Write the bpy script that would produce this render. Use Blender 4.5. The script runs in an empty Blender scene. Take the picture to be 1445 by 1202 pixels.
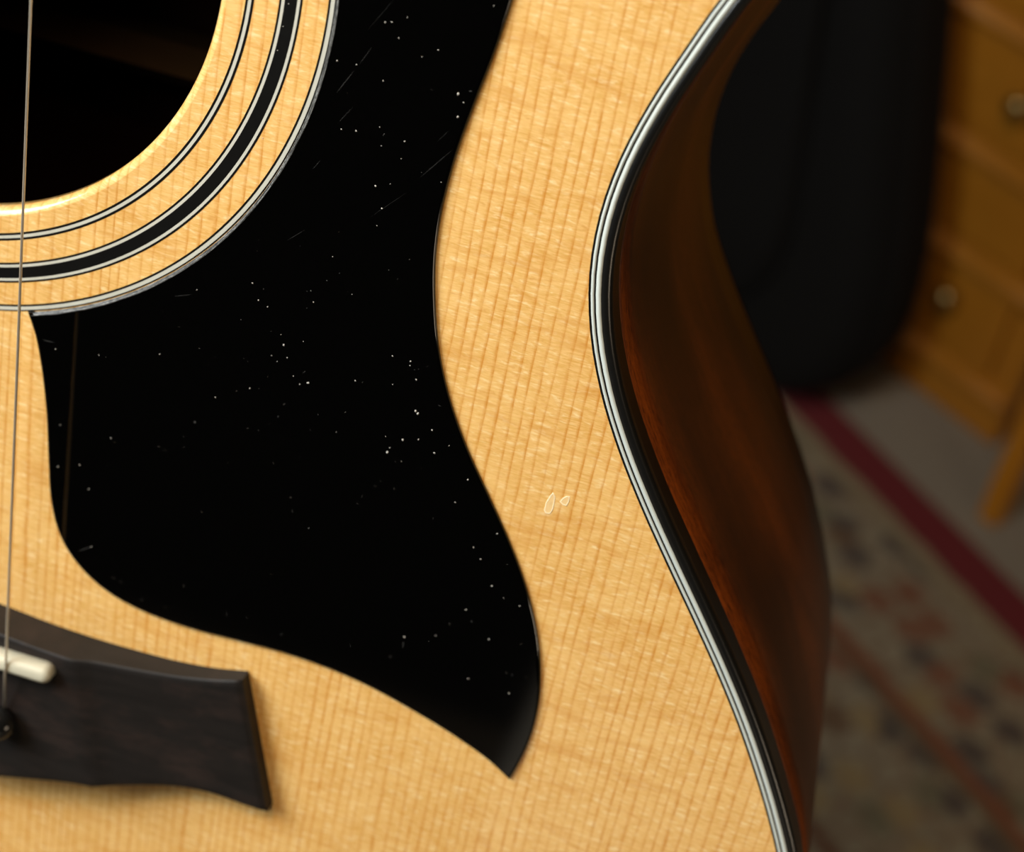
import bpy, bmesh, math, random
from mathutils import Vector, Matrix
from mathutils.geometry import tessellate_polygon
from math import sin, cos, pi, radians, hypot

random.seed(7)
S = 0.001
sc = bpy.context.scene
COL = sc.collection

# ------------------------------------------------------------------ camera
REC = radians(80.0)                     # the guitar leans back ten degrees
HOLE_Z = 0.833
GM = Matrix.Translation((0, 0, HOLE_Z)) @ Matrix.Rotation(REC, 4, 'X')   # guitar frame -> world
def rodrigues(w):
    v = Vector(w)
    return Matrix.Rotation(v.length, 3, v.normalized())
RC = rodrigues((0.49051016, -0.19912650, -0.25013277))
TC = Vector((-91.44935, 81.1766, -263.25242)) * S
cam_d = bpy.data.cameras.new('camera')
cam = bpy.data.objects.new('camera', cam_d); COL.objects.link(cam)
loc = -(RC.transposed() @ TC)
cam.matrix_world = GM @ (Matrix.Translation(loc) @ RC.transposed().to_4x4())
cam_d.sensor_width = 36.0
cam_d.lens = 2399.7256 / 1445 * 36.0
cam_d.clip_start = 0.01
cam_d.dof.use_dof = True
cam_d.dof.focus_distance = 0.270
cam_d.dof.aperture_fstop = 13.5
cam_d.dof.aperture_blades = 0
sc.camera = cam

# ------------------------------------------------------------------ light
W = bpy.data.worlds.new('world'); sc.world = W; W.use_nodes = True
W.node_tree.nodes['Background'].inputs[0].default_value = (0.5, 0.42, 0.33, 1)
W.node_tree.nodes['Background'].inputs[1].default_value = 0.05
def area(name, pos, target, size, power, col, sy=None):
    l = bpy.data.lights.new(name, 'AREA'); l.energy = power; l.color = col
    l.shape = 'RECTANGLE'; l.size = size; l.size_y = sy or size
    o = bpy.data.objects.new(name, l); COL.objects.link(o)
    o.location = pos
    o.rotation_euler = (Vector(target) - Vector(pos)).to_track_quat('-Z', 'Y').to_euler()
    return o
key_pos = GM @ (Vector((-0.67, 0.46, 0.58)) * 0.62)
area('key_lamp', key_pos, GM @ Vector((0.08, -0.05, 0)), 0.38, 8.8, (0.95, 0.99, 1.0))
area('ceiling_lamp', (-0.10, -0.65, 2.42), (0.5, 0.9, 0), 0.5, 27.0, (1.0, 0.72, 0.46))
area('side_lamp', (1.10, -0.48, 0.58), (0.25, 0.6, 0.45), 0.26, 1.75, (1.0, 0.80, 0.58))
sc.view_settings.view_transform = 'Standard'
sc.view_settings.look = 'None'
sc.view_settings.exposure = 0.0
sc.view_settings.gamma = 1.0
sc.view_settings.use_curve_mapping = False

# ------------------------------------------------------------------ node helpers
class NT:
    def __init__(s, name):
        s.m = bpy.data.materials.new(name); s.m.use_nodes = True
        s.t = s.m.node_tree; s.b = s.t.nodes['Principled BSDF']
        s.tc = s.t.nodes.new('ShaderNodeTexCoord')
    def n(s, typ, **kw):
        x = s.t.nodes.new(typ)
        for k, v in kw.items(): setattr(x, k, v)
        return x
    def put(s, sock, v):
        if isinstance(v, bpy.types.NodeSocket): s.t.links.new(v, sock)
        elif v is not None: sock.default_value = v
    def map(s, scale=(1, 1, 1), loc=(0, 0, 0), rot=(0, 0, 0), src=None):
        x = s.n('ShaderNodeMapping'); s.put(x.inputs[0], src or s.tc.outputs['Object'])
        x.inputs['Location'].default_value = loc; x.inputs['Rotation'].default_value = rot; x.inputs['Scale'].default_value = scale
        return x.outputs[0]
    def noise(s, vec, scale=1.0, detail=2.0, rough=0.5, dist=0.0):
        x = s.n('ShaderNodeTexNoise'); s.put(x.inputs['Vector'], vec)
        x.inputs['Scale'].default_value = scale; x.inputs['Detail'].default_value = detail
        x.inputs['Roughness'].default_value = rough; x.inputs['Distortion'].default_value = dist
        return x.outputs['Fac']
    def math(s, op, a, b=None, c=None, clamp=False):
        x = s.n('ShaderNodeMath', operation=op); x.use_clamp = clamp
        s.put(x.inputs[0], a)
        if b is not None: s.put(x.inputs[1], b)
        if c is not None: s.put(x.inputs[2], c)
        return x.outputs[0]
    def ramp(s, fac, stops, interp='LINEAR'):
        x = s.n('ShaderNodeValToRGB'); s.put(x.inputs[0], fac); e = x.color_ramp.elements
        x.color_ramp.interpolation = interp
        while len(e) < len(stops): e.new(0.5)
        for q, (p, c) in zip(e, stops):
            q.position = p; q.color = (c[0], c[1], c[2], 1) if hasattr(c, '__len__') else (c, c, c, 1)
        return x.outputs[0]
    def mix(s, f, a, b, typ='MIX'):
        x = s.n('ShaderNodeMix', data_type='RGBA', blend_type=typ)
        s.put(x.inputs[0], f)
        for i, v in ((6, a), (7, b)):
            s.put(x.inputs[i], v if isinstance(v, bpy.types.NodeSocket) else (v[0], v[1], v[2], 1))
        return x.outputs[2]
    def sep(s, vec=None):
        x = s.n('ShaderNodeSeparateXYZ'); s.put(x.inputs[0], vec or s.tc.outputs['Object']); return x.outputs
    def comb(s, x_, y_, z_):
        x = s.n('ShaderNodeCombineXYZ'); s.put(x.inputs[0], x_); s.put(x.inputs[1], y_); s.put(x.inputs[2], z_); return x.outputs[0]
    def bump(s, h, strength=0.3, dist=0.0002):
        x = s.n('ShaderNodeBump'); s.put(x.inputs['Height'], h)
        x.inputs['Strength'].default_value = strength; x.inputs['Distance'].default_value = dist
        s.put(s.b.inputs['Normal'], x.outputs[0])
    def set(s, **kw):
        for k, v in kw.items():
            k = k.replace('_', ' ')
            if hasattr(v, '__len__') and len(v) == 3: v = (*v, 1)
            s.put(s.b.inputs[k], v)
        return s.m

def plain(name, col, rough=0.5, metal=0.0, spec=0.5, coat=0.0, var=0.12, scale=120.0):
    t = NT(name)
    f = t.noise(t.map((scale,) * 3), 1, 3)
    c = t.mix(f, [x * (1 - var) for x in col], [x * (1 + var) for x in col])
    t.set(Base_Color=c, Roughness=rough, Metallic=metal)
    t.b.inputs['Specular IOR Level'].default_value = spec
    t.b.inputs['Coat Weight'].default_value = coat
    return t.m

def spruce():
    t = NT('spruce')
    X = t.sep()
    wander = t.noise(t.comb(t.math('MULTIPLY', X[0], 72.0), t.math('MULTIPLY', X[1], 3.5), 0.0), 1, 2)
    wob = t.noise(t.map((500, 90, 400)), 1, 2)
    ph = t.math('ADD', t.math('MULTIPLY', X[0], 505.0), t.math('MULTIPLY', wander, 3.0))
    ph = t.math('ADD', ph, t.math('MULTIPLY', wob, 0.30))
    fr = t.math('FRACT', ph)
    line = t.ramp(fr, [(0.0, 0.0), (0.50, 0.05), (0.68, 0.62), (0.76, 0.90), (0.85, 0.12), (1.0, 0.0)])
    ragged = t.noise(t.map((700, 330, 600)), 1, 3, 0.7)
    lstr = t.noise(t.comb(t.math('MULTIPLY', X[0], 110.0), t.math('MULTIPLY', X[1], 14.0), 3.0), 1, 2)
    amp = t.math('MULTIPLY', t.ramp(ragged, [(0.34, 0.35), (0.58, 1.0)]), t.ramp(lstr, [(0.34, 0.4), (0.58, 1.0)]))
    lf = t.math('MULTIPLY', line, amp)
    silk = t.noise(t.map((420, 3300, 300), rot=(0, 0, 0.14)), 1, 2, 0.6)
    silk2 = t.noise(t.map((330, 1300, 300), rot=(0, 0, -0.12)), 1, 3, 0.65, 0.4)
    cross = t.noise(t.map((70, 300, 300), rot=(0, 0, 0.45)), 1, 3, 0.6, 0.8)
    blot = t.noise(t.map((60, 110, 60)), 1, 4, 0.65, 0.5)
    base = t.mix(t.ramp(blot, [(0.32, 0.0), (0.68, 1.0)]), (0.74, 0.400, 0.084), (0.88, 0.550, 0.172))
    base = t.mix(t.ramp(silk, [(0.36, 0.0), (0.64, 0.75)]), base, (0.94, 0.60, 0.23))
    base = t.mix(t.ramp(silk2, [(0.54, 0.0), (0.70, 0.7)]), base, (1.0, 0.79, 0.42))
    base = t.mix(t.ramp(silk2, [(0.28, 0.45), (0.43, 0.0)]), base, (0.62, 0.26, 0.035))
    base = t.mix(t.ramp(cross, [(0.33, 0.40), (0.46, 0.0)]), base, (0.66, 0.29, 0.045))
    col = t.mix(lf, base, (0.62, 0.235, 0.016))
    t.set(Base_Color=col, Roughness=0.55)
    t.b.inputs['Specular IOR Level'].default_value = 0.5
    t.b.inputs['Coat Weight'].default_value = 1.0
    t.b.inputs['Coat Roughness'].default_value = 0.07
    t.bump(t.math('ADD', silk2, t.math('MULTIPLY', lf, -0.5)), 0.07, 0.00012)
    return t.m

def mahogany(name='mahogany', k=1.0):
    t = NT(name)
    X = t.sep()
    g = t.noise(t.map((45, 45, 700)), 1, 4, 0.6, 0.2)
    pores = t.noise(t.map((420, 420, 3000)), 1, 2, 0.7)
    bl = t.noise(t.map((18, 18, 30)), 1, 3, 0.55, 0.4)
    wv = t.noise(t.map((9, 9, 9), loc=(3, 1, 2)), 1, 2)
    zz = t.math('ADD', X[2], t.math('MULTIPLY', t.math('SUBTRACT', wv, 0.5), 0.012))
    glow_shade = t.ramp(t.math('MULTIPLY', zz, -10.0), [(0.0, 0.6), (0.10, 0.95), (0.17, 0.45), (0.26, 0.12), (0.40, 0.22), (0.52, 0.62), (0.64, 0.45), (0.78, 0.22), (1.0, 0.16)])  # reflected orange glow and dark bands of the side painted in by depth
    f = t.math('MULTIPLY', glow_shade, t.ramp(bl, [(0.34, 0.30), (0.60, 1.3)]))
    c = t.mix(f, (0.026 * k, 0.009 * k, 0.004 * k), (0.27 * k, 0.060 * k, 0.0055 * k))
    c = t.mix(t.ramp(g, [(0.40, 0.35), (0.6, 0.0)]), c, (0.03 * k, 0.007 * k, 0.002 * k))
    c = t.mix(t.ramp(pores, [(0.50, 0.0), (0.64, 0.7)]), c, (0.02 * k, 0.005 * k, 0.001 * k))
    sp = t.noise(t.map((1500, 1500, 2500)), 1, 2, 0.7)
    c = t.mix(t.ramp(sp, [(0.50, 0.0), (0.70, 0.45)]), c, t.mix(1.0, c, (1.8, 1.9, 1.6), 'MULTIPLY'))
    t.set(Base_Color=c, Roughness=0.30)
    t.b.inputs['Specular IOR Level'].default_value = 0.28
    t.bump(pores, 0.05, 0.0001)
    return t.m

def ebony():
    t = NT('ebony')
    g = t.noise(t.map((40, 520, 300), rot=(0, 0, 0.03)), 1, 3, 0.6)
    bl = t.noise(t.map((90, 190, 60), rot=(0, 0, 0.25)), 1, 4, 0.65)
    c = t.mix(g, (0.004, 0.0035, 0.0032), (0.017, 0.014, 0.0125))
    c = t.mix(t.ramp(bl, [(0.48, 0.0), (0.68, 0.5)]), c, (0.034, 0.021, 0.017))
    t.set(Base_Color=c, Roughness=0.55)
    t.b.inputs['Specular IOR Level'].default_value = 0.28
    t.bump(g, 0.12, 0.0002)
    return t.m

def black_plastic(name, rough, scr=0.0, spec=0.5, base=0.0035):
    t = NT(name)
    c = t.noise(t.map((900, 900, 900)), 1, 1)
    col = t.mix(c, (base, base, base * .95), (base * 1.4, base * 1.4, base * 1.3))
    t.set(Base_Color=col, Roughness=rough)
    t.b.inputs['Specular IOR Level'].default_value = spec
    return t.m

def fabric(name, a, b, scale=900.0, rough=0.9):
    t = NT(name)
    n1 = t.noise(t.map((scale,) * 3), 1, 2)
    n2 = t.noise(t.map((9, 9, 9)), 1, 3)
    t.set(Base_Color=t.mix(t.math('MULTIPLY', n1, n2), a, b), Roughness=rough)
    t.b.inputs['Specular IOR Level'].default_value = 0.25
    t.bump(n1, 0.4, 0.0006)
    return t.m

def carpet_mat():
    t = NT('beige_carpet')
    n1 = t.noise(t.map((420,) * 3), 1, 3, 0.7)
    n2 = t.noise(t.map((5, 5, 5)), 1, 3)
    c = t.mix(n1, (0.25, 0.225, 0.185), (0.39, 0.36, 0.30))
    c = t.mix(t.math('MULTIPLY', n2, 0.35), c, (0.21, 0.19, 0.16))
    t.set(Base_Color=c, Roughness=0.95)
    t.b.inputs['Specular IOR Level'].default_value = 0.1
    t.bump(n1, 0.7, 0.003)
    return t.m

def rug_mat():
    t = NT('oriental_rug')
    X = t.sep()
    u = t.math('MULTIPLY', X[1], -1.0)
    wob = t.noise(t.map((30, 30, 30)), 1, 2)
    u = t.math('ADD', u, t.math('MULTIPLY', t.math('SUBTRACT', wob, 0.5), 0.006))
    jit = t.noise(t.map((26, 26, 26)), 1, 2)
    vec = t.n('ShaderNodeVectorMath', operation='ADD')
    t.put(vec.inputs[0], t.map((25, 30, 0))); 
    nj = t.n('ShaderNodeTexNoise'); t.put(nj.inputs[0], t.map((40, 40, 0)))
    sc_ = t.n('ShaderNodeVectorMath', operation='SCALE'); t.put(sc_.inputs[0], nj.outputs['Color']); sc_.inputs['Scale'].default_value = 0.55
    t.put(vec.inputs[1], sc_.outputs[0])
    v = t.n('ShaderNodeTexVoronoi', voronoi_dimensions='2D'); t.put(v.inputs['Vector'], vec.outputs[0]); v.inputs['Scale'].default_value = 1.0
    cellr = t.n('ShaderNodeSeparateColor'); t.put(cellr.inputs[0], v.outputs['Color'])
    hue = t.ramp(cellr.outputs[0], [(0.0, (0.045, 0.040, 0.050)), (0.26, (0.20, 0.065, 0.035)), (0.46, (0.12, 0.060, 0.030)),
                                    (0.60, (0.15, 0.15, 0.10)), (0.78, (0.31, 0.24, 0.12)), (0.9, (0.06, 0.055, 0.06))], 'CONSTANT')
    blob = t.ramp(v.outputs['Distance'], [(0.0, 1.0), (0.34, 0.95), (0.46, 0.0)])
    # small curling stems
    v2 = t.n('ShaderNodeTexVoronoi', voronoi_dimensions='2D', feature='DISTANCE_TO_EDGE')
    t.put(v2.inputs['Vector'], t.map((46, 38, 0), rot=(0, 0, 0.6))); v2.inputs['Scale'].default_value = 1.0
    stem = t.ramp(v2.outputs['Distance'], [(0.0, 0.8), (0.14, 0.0)])
    big = t.noise(t.map((16, 16, 16)), 1, 2)
    ground = t.mix(big, (0.20, 0.18, 0.12), (0.35, 0.32, 0.24))
    c = t.mix(stem, ground, t.mix(big, (0.22, 0.07, 0.04), (0.12, 0.11, 0.08)))
    c = t.mix(t.math('MULTIPLY', blob, 0.8), c, hue)
    def band(lo, hi, soft=0.002):
        a = t.n('ShaderNodeMapRange'); t.put(a.inputs[0], u); a.inputs[1].default_value = lo - soft; a.inputs[2].default_value = lo + soft
        b = t.n('ShaderNodeMapRange'); t.put(b.inputs[0], u); b.inputs[1].default_value = hi - soft; b.inputs[2].default_value = hi + soft
        return t.math('SUBTRACT', a.outputs[0], b.outputs[0], clamp=True)
    c = t.mix(band(0.022, 0.040), c, (0.27, 0.23, 0.15))
    c = t.mix(band(0.150, 0.163), c, (0.21, 0.070, 0.035))
    c = t.mix(band(0.163, 0.170), c, (0.13, 0.10, 0.06))
    c = t.mix(band(0.290, 0.302), c, (0.13, 0.055, 0.03))
    c = t.mix(band(-0.1, 0.0215), c, (0.150, 0.010, 0.022))
    fib = t.noise(t.map((500, 500, 500)), 1, 2)
    c = t.mix(t.math('MULTIPLY', fib, 0.25), c, (0.20, 0.16, 0.12))
    t.set(Base_Color=c, Roughness=0.95)
    t.b.inputs['Specular IOR Level'].default_value = 0.1
    t.bump(fib, 0.5, 0.002)
    return t.m

def pine(name, a, b):
    t = NT(name)
    g = t.noise(t.map((10, 120, 140)), 1, 3, 0.6, 0.6)
    bl = t.noise(t.map((5, 5, 9)), 1, 2)
    c = t.mix(g, a, b)
    c = t.mix(t.math('MULTIPLY', bl, 0.3), c, a)
    t.set(Base_Color=c, Roughness=0.35)
    t.bump(g, 0.08, 0.0005)
    return t.m

def glinting():  # pale glints along the bevel, painted into the base colour
    t = NT('painted_glint_edge')
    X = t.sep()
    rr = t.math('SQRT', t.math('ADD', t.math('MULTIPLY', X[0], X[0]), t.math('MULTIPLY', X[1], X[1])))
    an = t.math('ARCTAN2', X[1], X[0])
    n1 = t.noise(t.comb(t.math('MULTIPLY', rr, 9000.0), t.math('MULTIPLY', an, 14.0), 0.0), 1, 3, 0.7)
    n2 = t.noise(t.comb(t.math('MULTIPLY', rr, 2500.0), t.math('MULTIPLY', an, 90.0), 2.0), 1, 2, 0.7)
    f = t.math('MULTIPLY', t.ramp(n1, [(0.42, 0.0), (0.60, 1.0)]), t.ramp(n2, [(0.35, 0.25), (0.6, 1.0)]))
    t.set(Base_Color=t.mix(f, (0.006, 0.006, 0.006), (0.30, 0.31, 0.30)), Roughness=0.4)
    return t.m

def wall_mat(name, col):
    t = NT(name)
    n1 = t.noise(t.map((60,) * 3), 1, 3)
    t.set(Base_Color=t.mix(n1, [x * .95 for x in col], [x * 1.05 for x in col]), Roughness=0.85)
    t.bump(n1, 0.15, 0.001)
    return t.m

M = dict(
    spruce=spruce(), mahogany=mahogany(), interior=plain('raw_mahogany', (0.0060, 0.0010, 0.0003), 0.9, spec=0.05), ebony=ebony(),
    guard=black_plastic('pickguard_plastic', 0.06, base=0.0007), bind=black_plastic('binding_plastic', 0.26, base=0.006),
    ringblack=black_plastic('rosette_black', 0.3, base=0.005, spec=0.25),
    white=plain('white_purfling', (0.58, 0.64, 0.60), 0.45, var=0.03, spec=0.15), ringwhite=plain('rosette_white', (0.56, 0.56, 0.48), 0.45, var=0.05, spec=0.3),
    bone=plain('bone_saddle', (0.58, 0.56, 0.43), 0.35, var=0.04), pin=black_plastic('pin_plastic', 0.16, base=0.006),
    steel=plain('string_steel', (0.80, 0.72, 0.58), 0.40, 0.85), bronze=plain('string_bronze', (0.62, 0.36, 0.16), 0.35, 1.0),
    chrome=plain('chrome', (0.7, 0.7, 0.7), 0.15, 1.0), brass=plain('aged_brass', (0.46, 0.33, 0.13), 0.38, 1.0),
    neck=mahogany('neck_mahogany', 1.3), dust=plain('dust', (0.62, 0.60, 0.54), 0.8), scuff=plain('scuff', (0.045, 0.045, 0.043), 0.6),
    nick=plain('raw_spruce', (0.97, 0.80, 0.50), 0.7, var=0.06), nickin=plain('raw_spruce_fill', (0.86, 0.60, 0.27), 0.7, var=0.1, scale=900),
    brace=plain('brace_wood', (0.020, 0.0085, 0.0018), 0.9, spec=0.05), bevel=glinting(), bag=fabric('black_nylon', (0.0018, 0.0020, 0.0022), (0.0050, 0.0056, 0.0060)),
    bagtrim=fabric('black_webbing', (0.003, 0.003, 0.003), (0.008, 0.008, 0.008), 1500), red=plain('red_woven', (0.12, 0.01, 0.015), 0.8),
    carpet=carpet_mat(), rug=rug_mat(), pine=pine('honey_pine', (0.36, 0.135, 0.010), (0.50, 0.215, 0.020)), pine_dark_shaded=pine('dark_shaded_pine', (0.16, 0.05, 0.006), (0.24, 0.08, 0.010)),
    stool=pine('orange_pine', (0.42, 0.16, 0.010), (0.56, 0.24, 0.018)),
    wall=wall_mat('olive_wall', (0.17, 0.15, 0.11)), darkwall=wall_mat('darkened_wall', (0.008, 0.008, 0.008)), ceil=wall_mat('ceiling_white', (0.5, 0.46, 0.4)),
    skirt=plain('white_paint', (0.55, 0.52, 0.46), 0.4), metal=plain('black_tube', (0.02, 0.02, 0.02), 0.35, 0.3), foam=plain('black_foam', (0.015, 0.015, 0.015), 0.9),
)

# ------------------------------------------------------------------ mesh helpers
def link(name, bm, mat, parent=None, loc=None, label=None):
    bmesh.ops.recalc_face_normals(bm, faces=bm.faces)
    me = bpy.data.meshes.new(name); bm.to_mesh(me); bm.free()
    me.materials.append(mat)
    o = bpy.data.objects.new(name, me); COL.objects.link(o)
    if parent: o.parent = parent
    if loc: o.location = loc
    if label: o['label'] = label
    return o
def empty(name, label, cat, loc=(0, 0, 0), rot=(0, 0, 0), group=None):
    o = bpy.data.objects.new(name, None); COL.objects.link(o)
    o.location = loc; o.rotation_euler = rot; o['label'] = label; o['category'] = cat
    o.empty_display_size = 0.02
    if group: o['group'] = group
    return o
def struct(o):
    o['kind'] = 'structure'; return o
def normals(P):
    n = len(P); out = []
    for i in range(n):
        a, b, c = P[i - 1], P[i], P[(i + 1) % n]
        d1 = Vector((b[0] - a[0], b[1] - a[1])).normalized(); d2 = Vector((c[0] - b[0], c[1] - b[1])).normalized()
        t = (d1 + d2); t = t.normalized() if t.length > 1e-6 else d1
        k = max(0.45, t.dot(d1))
        out.append((t.y / k, -t.x / k))          # outward for a counter-clockwise outline
    return out
def off(P, N, d):
    return [(p[0] - n[0] * d, p[1] - n[1] * d) for p, n in zip(P, N)]
def ccw(P):
    a = sum(P[i - 1][0] * P[i][1] - P[i][0] * P[i - 1][1] for i in range(len(P)))
    return P if a > 0 else P[::-1]
def catmull(P, closed=True, step=2.0):
    n = len(P); out = []
    rng = range(n) if closed else range(n - 1)
    for i in rng:
        g = (lambda k: P[k % n]) if closed else (lambda k: P[min(max(k, 0), n - 1)])
        p0, p1, p2, p3 = g(i - 1), g(i), g(i + 1), g(i + 2)
        m = max(1, int(hypot(p2[0] - p1[0], p2[1] - p1[1]) / step))
        def tt(a, b): return max(1e-4, hypot(b[0] - a[0], b[1] - a[1]) ** 0.5)
        t0 = 0; t1 = tt(p0, p1); t2 = t1 + tt(p1, p2); t3 = t2 + tt(p2, p3)
        for k in range(m):
            t = t1 + (t2 - t1) * k / m; r = []
            for c in (0, 1):
                a1 = (t1 - t) / (t1 - t0) * p0[c] + (t - t0) / (t1 - t0) * p1[c]
                a2 = (t2 - t) / (t2 - t1) * p1[c] + (t - t1) / (t2 - t1) * p2[c]
                a3 = (t3 - t) / (t3 - t2) * p2[c] + (t - t2) / (t3 - t2) * p3[c]
                b1 = (t2 - t) / (t2 - t0) * a1 + (t - t0) / (t2 - t0) * a2
                b2 = (t3 - t) / (t3 - t1) * a2 + (t - t1) / (t3 - t1) * a3
                r.append((t2 - t) / (t2 - t1) * b1 + (t - t1) / (t2 - t1) * b2)
            out.append(tuple(r))
    if not closed: out.append(tuple(P[-1]))
    return out
def ring(bm, P, z):
    zf = z if callable(z) else (lambda x, y: z)
    return [bm.verts.new((x * S, y * S, zf(x, y) * S)) for x, y in P]
def bridge_rings(bm, A, B, smooth=True):
    n = len(A)
    for i in range(n):
        f = bm.faces.new((A[i - 1], A[i], B[i], B[i - 1])); f.smooth = smooth
def cap(bm, loops):
    pts = [[v.co.copy() for v in L] for L in loops]
    flat = [v for L in loops for v in L]
    for t in tessellate_polygon([[Vector((c.x, c.y, 0)) for c in L] for L in pts]):
        try: bm.faces.new([flat[i] for i in t])
        except ValueError: pass
def strip(P, N, prof, closed_prof=False):
    """sweep a list of (inset, z) along the outline P"""
    bm = bmesh.new(); R = [ring(bm, off(P, N, d), z) for d, z in prof]
    for a, b in zip(R, R[1:]): bridge_rings(bm, a, b)
    if closed_prof: bridge_rings(bm, R[-1], R[0])
    return bm
def circle(r, n=160):
    return [(r * cos(2 * pi * i / n), r * sin(2 * pi * i / n)) for i in range(n)]
def box(bm, x0, x1, y0, y1, z0, z1, bev=0.0, mat=None):
    vs = [bm.verts.new(c) for c in ((x0, y0, z0), (x1, y0, z0), (x1, y1, z0), (x0, y1, z0), (x0, y0, z1), (x1, y0, z1), (x1, y1, z1), (x0, y1, z1))]
    fs = [bm.faces.new([vs[i] for i in q]) for q in ((3, 2, 1, 0), (4, 5, 6, 7), (0, 1, 5, 4), (1, 2, 6, 5), (2, 3, 7, 6), (3, 0, 4, 7))]
    if bev:
        es = list({e for f in fs for e in f.edges})
        bmesh.ops.bevel(bm, geom=es, offset=bev, segments=3, affect='EDGES', profile=0.5)
    return bm
def tube(bm, path, rad, n=12, capends=True):
    path = [Vector(p) for p in path]; prev = None; rings = []
    for i, p in enumerate(path):
        d = (path[min(i + 1, len(path) - 1)] - path[max(i - 1, 0)]).normalized()
        if prev is None: a = d.orthogonal().normalized()
        else: a = (prev - d * prev.dot(d)).normalized()
        prev = a; b = d.cross(a)
        r = rad[i] if hasattr(rad, '__len__') else rad
        rings.append([bm.verts.new(p + (a * cos(2 * pi * k / n) + b * sin(2 * pi * k / n)) * r) for k in range(n)])
    for A, B in zip(rings, rings[1:]): bridge_rings(bm, A, B)
    if capends: bm.faces.new(rings[0]); bm.faces.new(rings[-1][::-1])
    return bm
def lathe(bm, prof, origin=(0, 0, 0), axis='Z', n=24):
    o = Vector(origin); R = []
    for r, h in prof:
        L = []
        for k in range(n):
            c, s_ = r * cos(2 * pi * k / n), r * sin(2 * pi * k / n)
            v = {'Z': (c, s_, h), 'X': (h, c, s_), 'Y': (c, h, s_)}[axis]
            L.append(bm.verts.new(o + Vector(v)))
        R.append(L)
    for A, B in zip(R, R[1:]): bridge_rings(bm, A, B)
    bm.faces.new(R[0]); bm.faces.new(R[-1][::-1])
    return bm

# ------------------------------------------------------------------ the room
def slab(name, x0, x1, y0, y1, z0, z1, mat):
    bm = bmesh.new(); box(bm, x0, x1, y0, y1, z0, z1); return struct(link(name, bm, mat))
RX0, RX1, RY0, RY1, RH = -2.2, 2.6, -1.30, 2.6, 2.5
slab('floor', RX0, RX1, RY0, RY1, -0.1, 0.0, M['carpet'])
slab('ceiling', RX0, RX1, RY0, RY1, RH, RH + 0.1, M['ceil'])
slab('wall_back', RX0 - 0.1, RX1 + 0.1, RY1, RY1 + 0.1, 0, RH, M['wall'])
slab('wall_front', RX0 - 0.1, RX1 + 0.1, RY0 - 0.1, RY0, 0, RH, M['darkwall'])  # unseen wall, set near and almost black to keep pickguard reflections dark
slab('wall_left', RX0 - 0.1, RX0, RY0, RY1, 0, RH, M['wall'])
slab('wall_right', RX1, RX1 + 0.1, RY0, RY1, 0, RH, M['wall'])
slab('baseboard_back', RX0, RX1, RY1 - 0.015, RY1, 0, 0.1, M['skirt'])
slab('baseboard_right', RX1 - 0.015, RX1, RY0, RY1 - 0.015, 0, 0.1, M['skirt'])

# ------------------------------------------------------------------ guitar body outline (mm, guitar frame)
half = [(0, 165), (30, 164.5), (60, 161.5), (92, 153), (120, 136), (138, 112), (145.5, 84), (144.5, 58), (136.5, 34),
        (127.5, 16), (124.0, 7), (120.88, -2), (118.65, -11), (117.7, -20), (118.24, -29), (120.36, -38), (123.97, -47), (128.88, -56),
        (134.78, -65), (141.28, -74), (147.98, -83), (154.49, -92), (160.54, -101), (165.98, -110), (170.94, -119), (175.5, -128.5),
        (179.6, -141), (182.2, -155), (185.8, -172), (190.2, -195), (194.0, -220), (195, -247), (190, -275), (174, -304), (146, -327), (110, -341), (60, -348), (0, -350)]
OUT = half + [(-x, y) for x, y in half[-2:0:-1]]
OUT = ccw(catmull(OUT, True, 2.5)); ON = normals(OUT)
def depth(x, y): return -93.0
def flare(y):                       # the waist opens slightly towards the back
    L = [(-400, -3.5), (-190, -3.5), (-140, -2.6), (-105, -0.6), (-80, 0), (-52, 0), (-40, 1.2), (-25, 3.4), (-4, 6.8), (16, 8), (60, 6), (110, 2), (150, 0), (600, 0)]
    for (a, p), (b, q) in zip(L, L[1:]):
        if y <= b: return p + (q - p) * (y - a) / (b - a)
    return 0
def offf(P, N, d, t): return [(p[0] + n[0] * (flare(p[1]) * t - d), p[1] + n[1] * (flare(p[1]) * t - d)) for p, n in zip(P, N)]

guitar = empty('acoustic_guitar', 'natural spruce-top acoustic guitar with black pickguard and dark reddish sides', 'guitar', (0, 0, HOLE_Z), (REC, 0, 0))

# soundboard with rounded sound hole edge
bm = bmesh.new()
outer = ring(bm, off(OUT, ON, 3.62), 0.0)
hp = [(51.35, 0.0), (51.22, -0.03), (51.06, -0.09), (50.86, -0.185), (50.66, -0.29), (50.46, -0.43), (50.26, -0.66), (50.06, -1.0), (49.95, -1.5), (49.9, -3.0)]
hr = [ring(bm, circle(r, 220), z) for r, z in hp]
outer2 = ring(bm, off(OUT, ON, 3.62), -3.0)
cap(bm, [outer, hr[0]])
for a, b in zip(hr, hr[1:]): bridge_rings(bm, a, b)
cap(bm, [outer2, hr[-1]]); bridge_rings(bm, outer, outer2, False)
link('soundboard', bm, M['spruce'], guitar)

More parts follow.
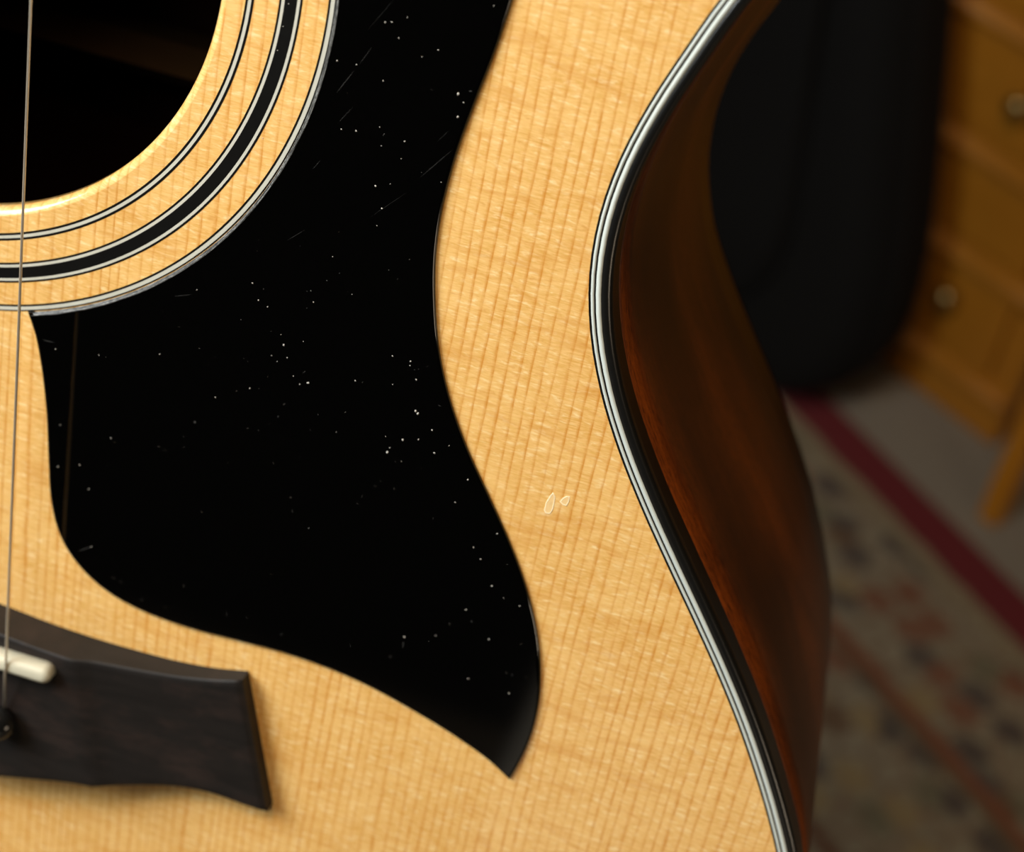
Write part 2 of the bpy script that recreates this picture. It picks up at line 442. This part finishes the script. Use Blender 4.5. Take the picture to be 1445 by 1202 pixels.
# rosette
def annulus(name, r0, r1, mat, label, z=0.05):
    bm = bmesh.new()
    C = [ring(bm, circle(r, 220), h) for r, h in ((r0, -0.5), (r0, z), (r1, z), (r1, -0.5))]
    for a, b in zip(C, C[1:]): bridge_rings(bm, a, b, False)
    bridge_rings(bm, C[-1], C[0], False)
    return link(name, bm, mat, guitar, label=label)
for r0, r1, k in ((54.22, 54.62, 'b'), (54.62, 55.14, 'w'), (55.14, 55.54, 'b'),
                  (59.50, 59.86, 'b'), (59.86, 60.34, 'w'), (60.34, 62.32, 'B'), (62.32, 62.78, 'w'), (62.78, 63.12, 'b'),
                  (67.16, 67.52, 'b'), (67.52, 68.14, 'w'), (68.14, 68.36, 'b')):
    annulus('rosette_ring', r0, r1, M['ringwhite'] if k == 'w' else M['ringblack'],
            {'w': 'thin white rosette line', 'b': 'thin black rosette line', 'B': 'wide black rosette band'}[k], 0.05 if k == 'w' else 0.04)

# edge inlays and binding
def flat_line(name, d0, d1, mat, label, z=0.05):
    link(name, strip(OUT, ON, [(d0, -0.8), (d0, z), (d1, z), (d1, -0.8)], True), mat, guitar, label=label)
flat_line('purfling', 3.24, 3.62, M['ringblack'], 'thin black inner purfling line', 0.04)
flat_line('purfling', 2.72, 3.24, M['white'], 'narrow white purfling line')
flat_line('purfling', 2.43, 2.72, M['ringblack'], 'thin black line between the two white ones', 0.04)
flat_line('purfling', 1.62, 2.43, M['white'], 'wider white purfling line')
bp = [(1.62, -0.9), (1.62, 0.05), (1.05, 0.05)] + [(1.05 - 1.05 * sin(a) , -1.0 + 1.05 * cos(a)) for a in [radians(q) for q in (15, 30, 45, 60, 75, 90)]] + [(0, -6.2), (1.0, -6.2)]
link('binding', strip(OUT, ON, bp, True), M['bind'], guitar, label='black plastic edge binding')

# sides
bm = bmesh.new()
N_ = len(OUT)
prev = None
levels = [0.0, 0.12, 0.3, 0.5, 0.7, 0.88, 1.0]
def zlev(t): return lambda x, y: -6.2 + (depth(x, y) + 6.2) * t
R = [ring(bm, offf(OUT, ON, 0.08, t), zlev(t)) for t in levels]
R += [ring(bm, offf(OUT, ON, 2.4, t), zlev(t)) for t in (1.0, 0.5, 0.0)]
for a, b in zip(R, R[1:]): bridge_rings(bm, a, b)
bridge_rings(bm, R[-1], R[0], False)
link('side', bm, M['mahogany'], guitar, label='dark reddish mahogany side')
# back
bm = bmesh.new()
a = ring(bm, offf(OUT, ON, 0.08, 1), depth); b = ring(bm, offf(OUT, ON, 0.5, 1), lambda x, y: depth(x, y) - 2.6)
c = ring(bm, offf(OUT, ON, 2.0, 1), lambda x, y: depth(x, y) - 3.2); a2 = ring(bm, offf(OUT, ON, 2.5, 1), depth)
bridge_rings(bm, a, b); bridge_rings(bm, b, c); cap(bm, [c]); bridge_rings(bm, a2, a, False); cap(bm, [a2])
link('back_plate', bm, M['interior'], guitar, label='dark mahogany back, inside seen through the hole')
# back brace seen in the hole
for y0, hw in ((-46.0, 4.5), (60.0, 4.5), (-180.0, 8.0)):
    w = 100 if y0 > -100 else 170
    bm = bmesh.new()
    secs = []
    for i in range(25):
        x = -w + 2 * w * i / 24; h = 16 * min(1.0, (1 - abs(x) / w) * 5 + 0.1); zb = depth(x, y0) + 0.2
        secs.append([bm.verts.new((x * S, (y0 + dy) * S, (zb + dz) * S)) for dy, dz in ((-hw, 0), (-hw, h * .6), (0, h), (hw, h * .6), (hw, 0))])
    for A, B in zip(secs, secs[1:]): bridge_rings(bm, A, B, False)
    bm.faces.new(secs[0]); bm.faces.new(secs[-1][::-1])
    link('back_brace', bm, M['brace'], guitar, label='brown wooden brace across the inside of the back')

# pickguard
pk = [(94.6, 9.0), (93.55, 1.0), (92.0, -7.5), (90.6, -16.5), (90.0, -25.5), (90.35, -33.5), (91.75, -41.8), (94.0, -50.2), (97.3, -58.1),
      (101.7, -65.9), (106.8, -73.3), (111.9, -80.8), (116.3, -88.3), (119.8, -96.0), (122.1, -103.4), (123.4, -110.8), (123.6, -117.8), (123.0, -124.0)]
pk2 = [(121.7, -130.2), (117.4, -127.5), (110.0, -124.4), (101.3, -121.7), (92.8, -119.6), (84.4, -118.5), (76.1, -118.3), (67.8, -118.8), (58.1, -119.5), (48.1, -119.1), (40.9, -117.3),
       (34.9, -113.6), (30.8, -108.5), (28.5, -101.7), (27.4, -93.0), (26.5, -84.0), (25.0, -74.9), (23.4, -68.5), (21.8, -64.7)]
topr = [(53.6, 42.6), (62, 47.5), (76, 51), (88, 47), (94.5, 37), (95.6, 22)]
arc = [(68.50 * cos(radians(a_)), 68.50 * sin(radians(a_))) for a_ in [-71.2 + (38.4 + 71.2) * k / 90 for k in range(1, 90)]]
edge1 = catmull(topr + pk + [pk2[0]], False, 1.6)
edge2 = catmull(pk2, False, 1.6)
PK = edge1[:-1] + edge2 + arc
PK = ccw(PK); PN = normals(PK)
bm = bmesh.new()
R = [ring(bm, off(PK, PN, d), z) for d, z in ((0.0, 0.02), (0.0, 0.35), (0.12, 0.62), (0.38, 0.80), (0.62, 0.84))]
for a, b in zip(R, R[1:]): bridge_rings(bm, a, b)
cap(bm, [R[-1]]); cap(bm, [R[0]])
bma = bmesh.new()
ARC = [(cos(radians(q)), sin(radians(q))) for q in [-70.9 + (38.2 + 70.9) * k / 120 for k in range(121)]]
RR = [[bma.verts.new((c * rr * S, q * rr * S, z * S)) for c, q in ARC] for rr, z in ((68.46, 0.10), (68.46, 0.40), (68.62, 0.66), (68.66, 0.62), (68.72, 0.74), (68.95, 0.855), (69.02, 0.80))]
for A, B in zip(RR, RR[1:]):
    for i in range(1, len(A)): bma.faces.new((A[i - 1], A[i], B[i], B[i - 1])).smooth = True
guard = link('pickguard', bm, M['guard'], guitar, label='glossy black pickguard with dust and fine scratches')

link('bevelled_edge', bma, M['bevel'], guard, label='scraped bevel along the rosette, grey glints painted in')
DUST = [[67.91,-56.47],[67.2,-54.75],[71.13,-54.79],[73.0,-62.07],[71.6,-62.79],[70.33,-61.63],[68.81,-58.6],[66.07,-59.06],[67.19,-59.84],[63.09,-66.34],[57.24,-70.01],[54.09,-75.97],[46.54,-65.02],[39.1,-84.28],[29.5,-93.49],[33.61,-91.69],[27.55,-70.05],[35.58,-68.67],[29.37,-84.78],[35.67,-96.19],[37.09,-108.27],[71.88,-47.27],[62.6,-49.78],[64.3,-50.46],[61.21,-47.07],[51.86,-51.18],[78.04,-43.96],[71.15,-45.39],[64.26,-50.49],[69.99,-6.81],[72.24,-17.22],[76.47,0.88],[77.47,1.18],[79.7,2.48],[78.91,-0.91],[82.89,-2.73],[73.11,-6.58],[77.57,-7.93],[90.38,-7.89],[74.6,-16.84],[79.01,-24.72],[80.62,-28.08],[80.28,-31.16],[81.3,-23.73],[82.35,-19.22],[82.43,-16.35],[89.21,-21.17],[78.92,-18.07],[85.17,-1.09],[92.18,7.44],[86.41,-52.67],[89.54,-52.65],[89.57,-53.44],[91.03,-55.63],[87.28,-57.74],[80.92,-59.08],[90.63,-67.34],[95.21,-63.92],[88.41,-70.55],[88.69,-69.55],[91.09,-71.48],[93.26,-66.39],[96.33,-68.0],[98.54,-65.86],[87.64,-67.69],[102.81,-71.09],[96.31,-67.98],[101.49,-76.11],[109.64,-79.63],[106.17,-83.72],[107.82,-85.58],[110.71,-90.18],[113.17,-91.91],[116.21,-92.46],[107.2,-96.58],[102.9,-103.87],[112.28,-101.2],[117.94,-111.1],[110.24,-110.81],[78.2,-15.2],[73.93,-38.46]]
BIG = [[91.87,-61.31],[92.33,-61.66],[89.32,-6.81],[97.46,-106.27],[80.62,-28.08],[79.01,-24.72],[67.91,-56.47],[73.0,-62.07],[89.9,-10.3],[90.63,-67.34],[88.41,-70.55]]
from mathutils.geometry import intersect_point_line
def inside(x, y, P=PK):
    c = False
    for i in range(len(P)):
        (x1, y1), (x2, y2) = P[i - 1], P[i]
        if (y1 > y) != (y2 > y) and x < (x2 - x1) * (y - y1) / (y2 - y1) + x1: c = not c
    return c
bm = bmesh.new()
def speck(x, y, r, el, z=0.845):
    a0 = random.random() * pi; n = 6
    vs = [bm.verts.new(((x + r * el * cos(k * pi / 3) * cos(a0) - r * sin(k * pi / 3) * sin(a0)) * S,
                        (y + r * el * cos(k * pi / 3) * sin(a0) + r * sin(k * pi / 3) * cos(a0)) * S, z * S)) for k in range(n)]
    t = bm.verts.new((x * S, y * S, (z + r * 0.6) * S))
    for k in range(n): bm.faces.new((vs[k - 1], vs[k], t))
    bm.faces.new(vs[::-1])
for x, y in DUST: speck(x, y, random.uniform(0.06, 0.12), random.uniform(1, 1.5))
for x, y in BIG: speck(x, y, random.uniform(0.13, 0.17), random.uniform(1.1, 1.7))
for _ in range(240):
    x, y = random.uniform(25, 123), random.uniform(-125, 45)
    if inside(x, y) and inside(x - 1, y) and inside(x + 1, y): speck(x, y, random.choice((0.02, 0.025, 0.03, 0.04)), random.uniform(1, 1.5))
for x, y in ((61, -0.5), (60.6, -4.1), (60.2, -8), (59.6, -22.5)): speck(x, y, 0.07, 1.2, 0.045)
o = link('dust_specks', bm, M['dust'], guitar, label='pale dust specks on the black plastic'); o['kind'] = 'stuff'
bm = bmesh.new()
SCR = [((70.6, -11.82), (72.84, -7.6), .05), ((85.66, -21.53), (90.19, -15.34), .03), ((90.83, -5.97), (91.37, -5.83), .11), ((97.55, -108.72), (97.43, -107.17), .10),
       ((95.42, -59.0), (95.93, -59.11), .07), ((68.53, -25.01), (69.67, -23.02), .03), ((34.66, -110.11), (37.33, -108.04), .07), ((25.13, -69.01), (27.26, -68.9), .06),
       ((73.5, -6.5), (75.1, -3.2), .03), ((71.5, -16.5), (73.6, -13.1), .025), ((66.0, -38.0), (68.8, -35.2), .025), ((71.8, -60.6), (72.3, -60.0), .05),
       ((87.5, -14.9), (89.0, -12.7), .02), ((48.1, -53.5), (51.0, -52.3), .03), ((79, -30), (84, -24.5), .014), ((74, -1), (77.5, 5), .014)]
for (x0, y0), (x1, y1), w in SCR:
    d = Vector((x1 - x0, y1 - y0)).normalized(); n = Vector((-d.y, d.x)) * w * 0.55
    pts = [(x0, y0), (x0 * .7 + x1 * .3 + n.x, y0 * .7 + y1 * .3 + n.y), (x0 * .3 + x1 * .7 + n.x, y0 * .3 + y1 * .7 + n.y), (x1, y1),
           (x0 * .3 + x1 * .7 - n.x, y0 * .3 + y1 * .7 - n.y), (x0 * .7 + x1 * .3 - n.x, y0 * .7 + y1 * .3 - n.y)]
    A = ring(bm, pts, 0.842); B = ring(bm, pts, 0.86); bridge_rings(bm, A, B, False); bm.faces.new(B)
o = link('scratches', bm, M['scuff'], guitar, label='fine grey scratches on the pickguard'); o['kind'] = 'stuff'

# two small nicks in the lacquer
NK = [[(117.12,-69.24),(116.88,-69.74),(116.4,-71.4),(116.35,-72.99),(116.77,-73.48),(117.49,-73.31),(117.77,-72.34),(117.74,-71.09),(117.66,-69.86)],
      [(119.99,-68.98),(119.47,-69.11),(118.97,-69.64),(118.57,-70.49),(119.17,-70.9),(119.86,-70.9),(120.07,-69.96)]]
for P0 in NK:
    P = ccw(P0); PNn = normals(P)
    bm = bmesh.new()
    R = [ring(bm, off(P, PNn, d), z) for d, z in ((-0.04, 0.005), (0.0, 0.05), (0.10, 0.06), (0.18, 0.012))]
    for a, b in zip(R, R[1:]): bridge_rings(bm, a, b)
    rim = link('nick', bm, M['nick'], guitar, label='small pale nick in the lacquer beside the waist')
    bm = bmesh.new(); A = ring(bm, off(P, PNn, 0.17), 0.02); cap(bm, [A])
    if P0 is NK[0]:
        A = ring(bm, [(117.02, -70.4), (116.95, -71.2), (117.12, -72.1), (117.2, -71.2)], 0.03); bm.faces.new(A)
    link('nick_core', bm, M['nickin'], rim)

# ------------------------------------------------------------------ bridge
Nn = [(0, -128.3), (20, -128.4), (29, -129.0), (38, -129.2), (47, -128.9), (56, -128.3), (65, -127.1), (71.2, -123.9)]
Nn = [(0, -128.3), (20, -128.4), (29, -129.0), (38, -129.2), (47, -128.9), (56, -128.2), (63, -127.1), (69.7, -125.3)]
Tn = [(0, -166.2), (12, -165.6), (24, -163.6), (32, -161.2), (40, -158.9), (47, -157.6), (53.5, -155.6), (60, -153.8), (67, -153.2), (73, -154.0), (78.3, -154.4)]
def interp(L, x):
    for (a, p), (b, q) in zip(L, L[1:]):
        if x <= b: return p + (q - p) * (x - a) / (b - a)
    return L[-1][1]
Nc = catmull(Nn, False, 1.5); Tc = catmull(Tn, False, 1.5)
def bh(u, v):
    b = 0.548 + 0.02 * v
    if u < b: return 8.0
    if u < b + 0.035: return 8.0 - 1.1 * (u - b) / 0.035
    w = (u - b - 0.035) / (1 - b - 0.035)
    return 6.9 - 3.6 * min(1.0, w) ** 0.8
bm = bmesh.new(); grid = []
us = [i / 46 - 1 for i in range(0, 93)]
us = sorted(set([round(u, 4) for u in us]))
vsn = [0, 0.02, 0.06, 0.15, 0.3, 0.45, 0.6, 0.75, 0.88, 0.95, 0.985, 1.0]
for u in us:
    s_ = 1 if u >= 0 else -1; au = abs(u)
    xn, xt = au * 69.7, au * 78.3
    yn, yt = interp(Nc, xn), interp(Tc, xt)
    row = []
    for v in vsn:
        x = xn + (xt - xn) * v; y = yn + (yt - yn) * v
        e = min(v, 1 - v); h = bh(au, v) - (0.35 if e == 0 else 0.08 if e < 0.021 else 0)
        if au == 1.0: h -= 0.25
        row.append(bm.verts.new((s_ * x * S, y * S, h * S)))
    grid.append(row)
for A, B in zip(grid, grid[1:]):
    for j in range(len(A) - 1):
        f = bm.faces.new((A[j], A[j + 1], B[j + 1], B[j])); f.smooth = True
top_loop = [r[0] for r in grid] + grid[-1][1:-1] + [r[-1] for r in grid[::-1]] + grid[0][-2:0:-1]
base = [bm.verts.new((v.co.x, v.co.y, 0.0)) for v in top_loop]
for i in range(len(base)):
    bm.faces.new((top_loop[i - 1], top_loop[i], base[i], base[i - 1]))
bridge = link('bridge', bm, M['ebony'], guitar, label='dark ebony bridge with scooped wings')
# saddle
bm = bmesh.new()
sp = []
for k in range(9): a = -pi / 2 + pi * k / 8; sp.append((33.6 + 1.75 * cos(a), -132.9 + 1.75 * sin(a)))
for k in range(9): a = pi / 2 + pi * k / 8; sp.append((-35.0 + 1.75 * cos(a), -134.6 + 1.75 * sin(a)))
SN = normals(sp)
R = [ring(bm, off(sp, SN, d), z) for d, z in ((0, 7.0), (0, 9.9), (0.25, 10.5), (0.8, 10.9), (1.3, 11.0))]
for a, b in zip(R, R[1:]): bridge_rings(bm, a, b)
cap(bm, [R[-1]]); cap(bm, [R[0]])
link('saddle', bm, M['bone'], bridge, label='white bone saddle')
# bridge pins
pin_mesh = None
def pin_y(i): return -147.8 - (5 - i) * 0.35
pinx = [-25.4 + 10.16 * i for i in range(6)]
for i in range(6):
    if pin_mesh is None:
        bm = bmesh.new()
        lathe(bm, [(0.0005 * S, 0.004 + 0.0000), (1.2 * S, 3.95 * S + .0), (2.4 * S, 3.3 * S), (3.3 * S, 2.0 * S), (3.6 * S, 0.9 * S), (3.2 * S, 0.1 * S), (2.6 * S, -0.3 * S), (2.5 * S, -3 * S)], n=28)
        o = link('bridge_pin', bm, M['pin'], bridge, label='black plastic bridge pin'); pin_mesh = o.data
    else:
        o = bpy.data.objects.new('bridge_pin', pin_mesh); COL.objects.link(o); o.parent = bridge; o['label'] = 'black plastic bridge pin'
    o.location = (pinx[i] * S, pin_y(i) * S, 9.0 * S)
# strings
gauge = [0.66, 0.54, 0.41, 0.32, 0.25, 0.23]
for i in range(6):
    xs = -26.9 + 10.76 * i; xn = -18.5 + 7.4 * i; r = gauge[i]; ys = -132.9 - (5 - i) * .34
    bm = bmesh.new()
    path = [(xn, 516, 13.2), (xn + (xs - xn) * .5, 190, 12.5), (xs, ys, 11.0 + r), (xs - .2, ys - 1.5, 10.8 + r), (pinx[i] + 0.4, pin_y(i) + 2.8, 8.6)]
    tube(bm, [Vector(p) * S for p in path], r * S, 10)
    link('guitar_string', bm, M['bronze'] if i < 4 else M['steel'], guitar, label='wound bronze string' if i < 4 else 'plain steel string')
# neck, fingerboard, head
bm = bmesh.new(); secs = []
for i in range(30):
    y = 163 + (520 - 163) * i / 29; w = 28.5 - 6.5 * i / 29; dpt = 22 - 3 * i / 29 + (55 * max(0, 1 - i / 3.0) ** 1.5)
    secs.append([bm.verts.new((w * cos(a) * S, y * S, (1.5 + dpt * sin(a)) * S)) for a in [-pi * k / 14 for k in range(15)]])
for A, B in zip(secs, secs[1:]):
    for j in range(14): f = bm.faces.new((A[j], A[j + 1], B[j + 1], B[j])); f.smooth = True
    bm.faces.new((A[-1], A[0], B[0], B[-1]))
bm.faces.new(secs[0]); bm.faces.new(secs[-1][::-1])
neck = link('neck', bm, M['neck'], guitar, label='mahogany neck')
bm = bmesh.new(); FB = ccw([(-28.5, 58), (28.5, 58), (22, 516), (-22, 516)])
A = ring(bm, FB, 1.5); B = ring(bm, FB, 7.2); bridge_rings(bm, A, B, False); cap(bm, [B]); cap(bm, [A])
fb = link('fingerboard', bm, M['ebony'], guitar, label='black fingerboard')
for k in range(1, 21):
    y = -132 + 648 / 2 ** (k / 12.0); w = 28.5 - 6.5 * (y - 58) / 458
    if y < 60: continue
    bm = bmesh.new(); tube(bm, [(-w * S, y * S, 7.3 * S), (w * S, y * S, 7.3 * S)], 0.8 * S, 8); link('fret', bm, M['chrome'], fb)
bm = bmesh.new(); HP = catmull([(22, 518), (26, 545), (34, 560), (37, 600), (35, 650), (36, 690), (18, 700), (0, 694), (-18, 700), (-36, 690), (-35, 650), (-37, 600), (-34, 560), (-26, 545), (-22, 518)], True, 6)
HP = ccw(HP); A = ring(bm, HP, lambda x, y: 5 - (y - 518) * .2); B = ring(bm, HP, lambda x, y: -10 - (y - 518) * .2)
bridge_rings(bm, A, B); cap(bm, [A]); cap(bm, [B])
head = link('headstock', bm, M['ebony'], guitar, label='black headstock')
bm = bmesh.new(); box(bm, -.022, .022, .516, .521, .0015, .0135, .0005); link('nut', bm, M['bone'], guitar, label='white nut')
for i in range(6):
    sx = -1 if i < 3 else 1; y = 570 + 45 * (i % 3); zz = 5 - (y - 518) * .2
    bm = bmesh.new(); lathe(bm, [(3 * S, -2 * S), (3 * S, 9 * S), (2.4 * S, 10 * S)], (sx * 22 * S, y * S, zz * S)); pg = link('tuning_post', bm, M['chrome'], head)
    bm = bmesh.new(); tube(bm, [(sx * 34 * S, y * S, (zz - 8) * S), (sx * 46 * S, y * S, (zz - 8) * S), (sx * 48 * S, y * S, (zz - 8) * S), (sx * 58 * S, y * S, (zz - 8) * S)], [2 * S, 2 * S, 7 * S, 7 * S]); link('tuning_button', bm, M['chrome'], head)

# ------------------------------------------------------------------ guitar stand (hidden behind the body, carries the guitar)
stand = empty('guitar_stand', 'black tubular guitar stand under the guitar body', 'stand', (0, 0, 0))
def gw(x, y, z): return GM @ Vector((x * S, y * S, z * S))
pb = gw(0, -300, -160)
bm = bmesh.new(); tube(bm, [(pb.x, pb.y + .02, 0.12), (pb.x, pb.y + .015, 0.35), tuple(gw(0, -330, -150)), tuple(gw(0, 60, -150)), tuple(gw(0, 330, -110))], .011); link('pole', bm, M['metal'], stand)
for dx, dy in ((-.24, -.16), (.14, -.24), (0.02, .26)):
    bm = bmesh.new(); tube(bm, [(pb.x, pb.y + .02, 0.30), (pb.x + dx * .5, pb.y + .02 + dy * .5, 0.16), (pb.x + dx, pb.y + .02 + dy, 0.0155)], .009); link('leg', bm, M['metal'], stand)
for sx in (-1, 1):
    bm = bmesh.new()
    tube(bm, [tuple(gw(0, -362, -150)), tuple(gw(sx * 60, -362, -120)), tuple(gw(sx * 62, -361.5, -60)), tuple(gw(sx * 62, -361.5, 5)), tuple(gw(sx * 62, -345, 14))], .0085)
    link('cradle_arm', bm, M['foam'], stand)
bm = bmesh.new(); tube(bm, [tuple(gw(0, -330, -150)), tuple(gw(0, -366, -150))], .010); link('cradle_socket', bm, M['metal'], stand)
bm = bmesh.new(); tube(bm, [tuple(gw(0, 330, -110)), tuple(gw(-34, 334, -50)), tuple(gw(-36, 335, -4))], .007); link('neck_yoke', bm, M['foam'], stand)
bm = bmesh.new(); tube(bm, [tuple(gw(0, 330, -110)), tuple(gw(34, 334, -50)), tuple(gw(36, 335, -4))], .007); link('neck_yoke', bm, M['foam'], stand)

# ------------------------------------------------------------------ rug
bm = bmesh.new()
box(bm, -0.62, 1.0, -1.1, 0.0245, 0.0, 0.005, 0.0015)
rug = link('patterned_rug', bm, M['rug'], loc=(0.275, 1.004, 0.0005)); rug.rotation_euler = (0, 0, math.atan2(-0.70, 0.71))
rug['label'] = 'worn oriental rug with a dark red border on the beige carpet'; rug['category'] = 'rug'

# ------------------------------------------------------------------ dresser: local x along the front (right end at 0), y into the chest
dth = math.atan2(-0.59, 0.807)
dresser = empty('chest_of_drawers', 'honey-coloured pine chest of drawers with small brass knobs', 'dresser', (0.372, 1.107, 0), (0, 0, dth))
DW, DD = 0.86, 0.42
rails = [0.0, 0.047, 0.156, 0.252, 0.366, 0.48, 0.60]
bm = bmesh.new()
box(bm, -DW, 0, 0.012, DD, 0.001, 0.62, 0.002)
link('carcass', bm, M['pine_dark_shaded'], dresser, label='darker shaded end and carcass')  # darker pine paints in the shade on the chest's end
bm = bmesh.new(); box(bm, -DW - .015, .015, -.02, DD + .01, 0.6205, 0.645, 0.006); link('top_board', bm, M['pine'], dresser)
bm = bmesh.new(); box(bm, -DW, 0, -0.004, 0.012, 0.0005, 0.036, 0.003); link('plinth', bm, M['pine'], dresser)
for xa, xb in ((-DW, -DW + .03), (-.03, 0)):
    bm = bmesh.new(); box(bm, xa, xb, -0.001, 0.012, 0.036, 0.62, 0.002); link('stile', bm, M['pine'], dresser)
for k in range(1, 7):
    z = rails[k]
    bm = bmesh.new()          # a moulded bead that stands proud and catches the light on its upper slope
    pr = [(0.012, -0.010), (-0.004, -0.010), (-0.012, -0.006), (-0.014, -0.001), (-0.008, 0.006), (0.0, 0.011), (0.012, 0.011)]
    A = [bm.verts.new((-DW + .002, y, z + h)) for y, h in pr]; B = [bm.verts.new((-.002, y, z + h)) for y, h in pr]
    bridge_rings(bm, A, B); bm.faces.new(A); bm.faces.new(B[::-1])
    link('rail', bm, M['pine'], dresser)
knob_mesh = None
for k in range(1, 6):
    z0, z1 = rails[k] + .0125, rails[k + 1] - .0115
    bm = bmesh.new(); box(bm, -DW + .032, -.032, -0.005, 0.0115, z0, z1, 0.003)
    dr = link('drawer', bm, M['pine'], dresser)
    if k == 2: continue
    for kx in (-.090, -.62):
        if knob_mesh is None:
            bm = bmesh.new(); lathe(bm, [(.0055, 0), (.0045, -.006), (.005, -.010), (.0095, -.014), (.0105, -.018), (.008, -.022), (.003, -.0235)], axis='Y', n=24)
            o = link('knob', bm, M['brass'], dr, label='brass knob'); knob_mesh = o.data
        else:
            o = bpy.data.objects.new('knob', knob_mesh); COL.objects.link(o); o.parent = dr; o['label'] = 'brass knob'
        o.location = (kx, -0.005, (0.117 if k == 1 else 0.315 if k == 3 else (z0 + z1) / 2))

# ------------------------------------------------------------------ stool whose front leg shows
stool = empty('wooden_stool', 'orange pine stool with one straight leg showing near the chest', 'stool', (0.377, 0.998, 0), (0, 0, dth))
legs = [(0, 0), (0.30, 0), (0.30, 0.28), (0.0, 0.28)]
for x, y in legs:
    bm = bmesh.new()
    secs = []
    for z, w in ((0.0005, .0095), (0.12, .011), (0.44, .0135)):
        dx = 0 
        secs.append([bm.verts.new((x + a * w, y + b * w, z)) for a, b in ((-1, -1), (1, -1), (1, 1), (-1, 1))])
    for A, B in zip(secs, secs[1:]): bridge_rings(bm, A, B, False)
    bm.faces.new(secs[0]); bm.faces.new(secs[-1][::-1])
    bmesh.ops.bevel(bm, geom=[e for e in bm.edges], offset=.0018, segments=2, affect='EDGES')
    link('leg', bm, M['stool'], stool)
bm = bmesh.new(); box(bm, -.03, .33, -.03, .31, .44, .465, .006); link('seat', bm, M['stool'], stool)
for a, b in (((0, 0), (.30, 0)), ((.30, 0), (.30, .28)), ((.30, .28), (0, .28)), ((0, .28), (0, 0))):
    bm = bmesh.new(); tube(bm, [(a[0], a[1], .36), (b[0], b[1], .36)], .008, 10); link('stretcher', bm, M['stool'], stool)

# ------------------------------------------------------------------ gig bag leaning on the chest
bag = empty('gig_bag', 'black padded guitar gig bag standing on the carpet against the chest', 'bag', (0.372, 1.107, 0), (0, 0, dth))
bc = -0.306
bh_ = [(0, -.062), (.06, -.062), (.125, -.058), (.172, -.047), (.208, -.018), (.227, .030), (.220, .110), (.196, .190), (.175, .250), (.150, .320), (.124, .390), (.112, .46), (.116, .53), (.120, .60), (.115, .67), (.072, .73), (.055, .80), (.052, 1.0), (.048, 1.08), (0, 1.10)]
bo = [(x, z) for x, z in bh_] + [(-x, z) for x, z in bh_[-2:0:-1]]
bo = ccw(catmull([(x * 1000, z * 1000) for x, z in bo], True, 22)); BN = normals(bo)
def bagbody(name, prof, mat, parent, outline=bo, nn=BN):
    bm = bmesh.new(); R = []
    for d, y in prof:
        R.append([bm.verts.new((bc + x * S, y + LEAN(z * S), z * S + .070)) for x, z in off(outline, nn, d)])
    for a, b in zip(R, R[1:]): bridge_rings(bm, a, b)
    for L in (R[0], R[-1]):
        tri = tessellate_polygon([[Vector((v.co.x, v.co.z, 0)) for v in L]])
        for t in tri:
            try: f = bm.faces.new([L[i] for i in t]); f.smooth = True
            except ValueError: pass
    return link(name, bm, mat, parent)
def LEAN(z): return -0.122 + 0.037 * (z + .06) / 0.5 if z < .5 else -0.085 + 0.03 * (z - .5)
bagbody('shell', [(38, -.058), (18, -.054), (5, -.040), (0, -.020), (0, .020), (5, .040), (18, .054), (38, .058)], M['bag'], bag)
bagbody('zip_band', [(3, -.012), (-1.6, -.010), (-1.6, .002), (3, .004)], M['bagtrim'], bag)
# front pocket seam and panel
po = [(-120, 30), (-60, 5), (60, 5), (115, 30), (140, 90), (125, 190), (100, 300), (85, 380), (-85, 380), (-100, 300), (-125, 190), (-140, 90)]
po = ccw(catmull(po, True, 25)); PNb = normals(po)
bagbody('front_pocket', [(0, -.056), (3, -.066), (14, -.072)], M['bag'], bag, po, PNb)
bm = bmesh.new()
path = []
for x, z in catmull([(105, 40), (132, 100), (118, 200), (92, 330)], False, 15): path.append((bc + x * S, -.071 + LEAN(z * S), z * S + .070))
tube(bm, path, .003, 8); link('zipper', bm, M['bagtrim'], bag)
bm = bmesh.new()
hy = LEAN(.36)
tube(bm, [(bc + .06, hy - .060, .44), (bc + .045, hy - .085, .42), (bc - .045, hy - .085, .42), (bc - .06, hy - .060, .44)], .008, 10); link('carry_handle', bm, M['bagtrim'], bag)
bm = bmesh.new(); lathe(bm, [(.0045, .001), (.0045, -.0012), (.003, -.0018)], axis='Y', n=16); link('sewn_badge', bm, M['red'], bag, loc=(-.327 + .0, LEAN(.05) - .0725, .112), label='small dull red badge')

# ------------------------------------------------------------------ lamps of the room (fixtures)
lamp = empty('ceiling_light', 'square white ceiling light above the room', 'light', (-0.10, -0.65, 2.44))
bm = bmesh.new(); box(bm, -.27, .27, -.27, .27, 0.0, .06, .005); link('lamp_housing', bm, M['skirt'], lamp)

# ------------------------------------------------------------------ cream footstool in front of the guitar (added unseen, to be mirrored in the tip of the pickguard)
foot = empty('reflection_stool', 'cream upholstered footstool in front of the guitar, added out of view for its grey reflection', 'stool', (0.30, -0.76, 0))
bm = bmesh.new(); box(bm, -.245, .245, -.20, .20, .13, .30, .022); link('cushion', bm, plain('cream_fabric', (0.78, 0.76, 0.68), 0.9), foot)
for sx in (-1, 1):
    for sy in (-1, 1):
        bm = bmesh.new(); lathe(bm, [(.014, 0.0005), (.016, .06), (.022, .13)], (sx * .20, sy * .16, 0)); link('leg', bm, M['pine_dark_shaded'], foot)
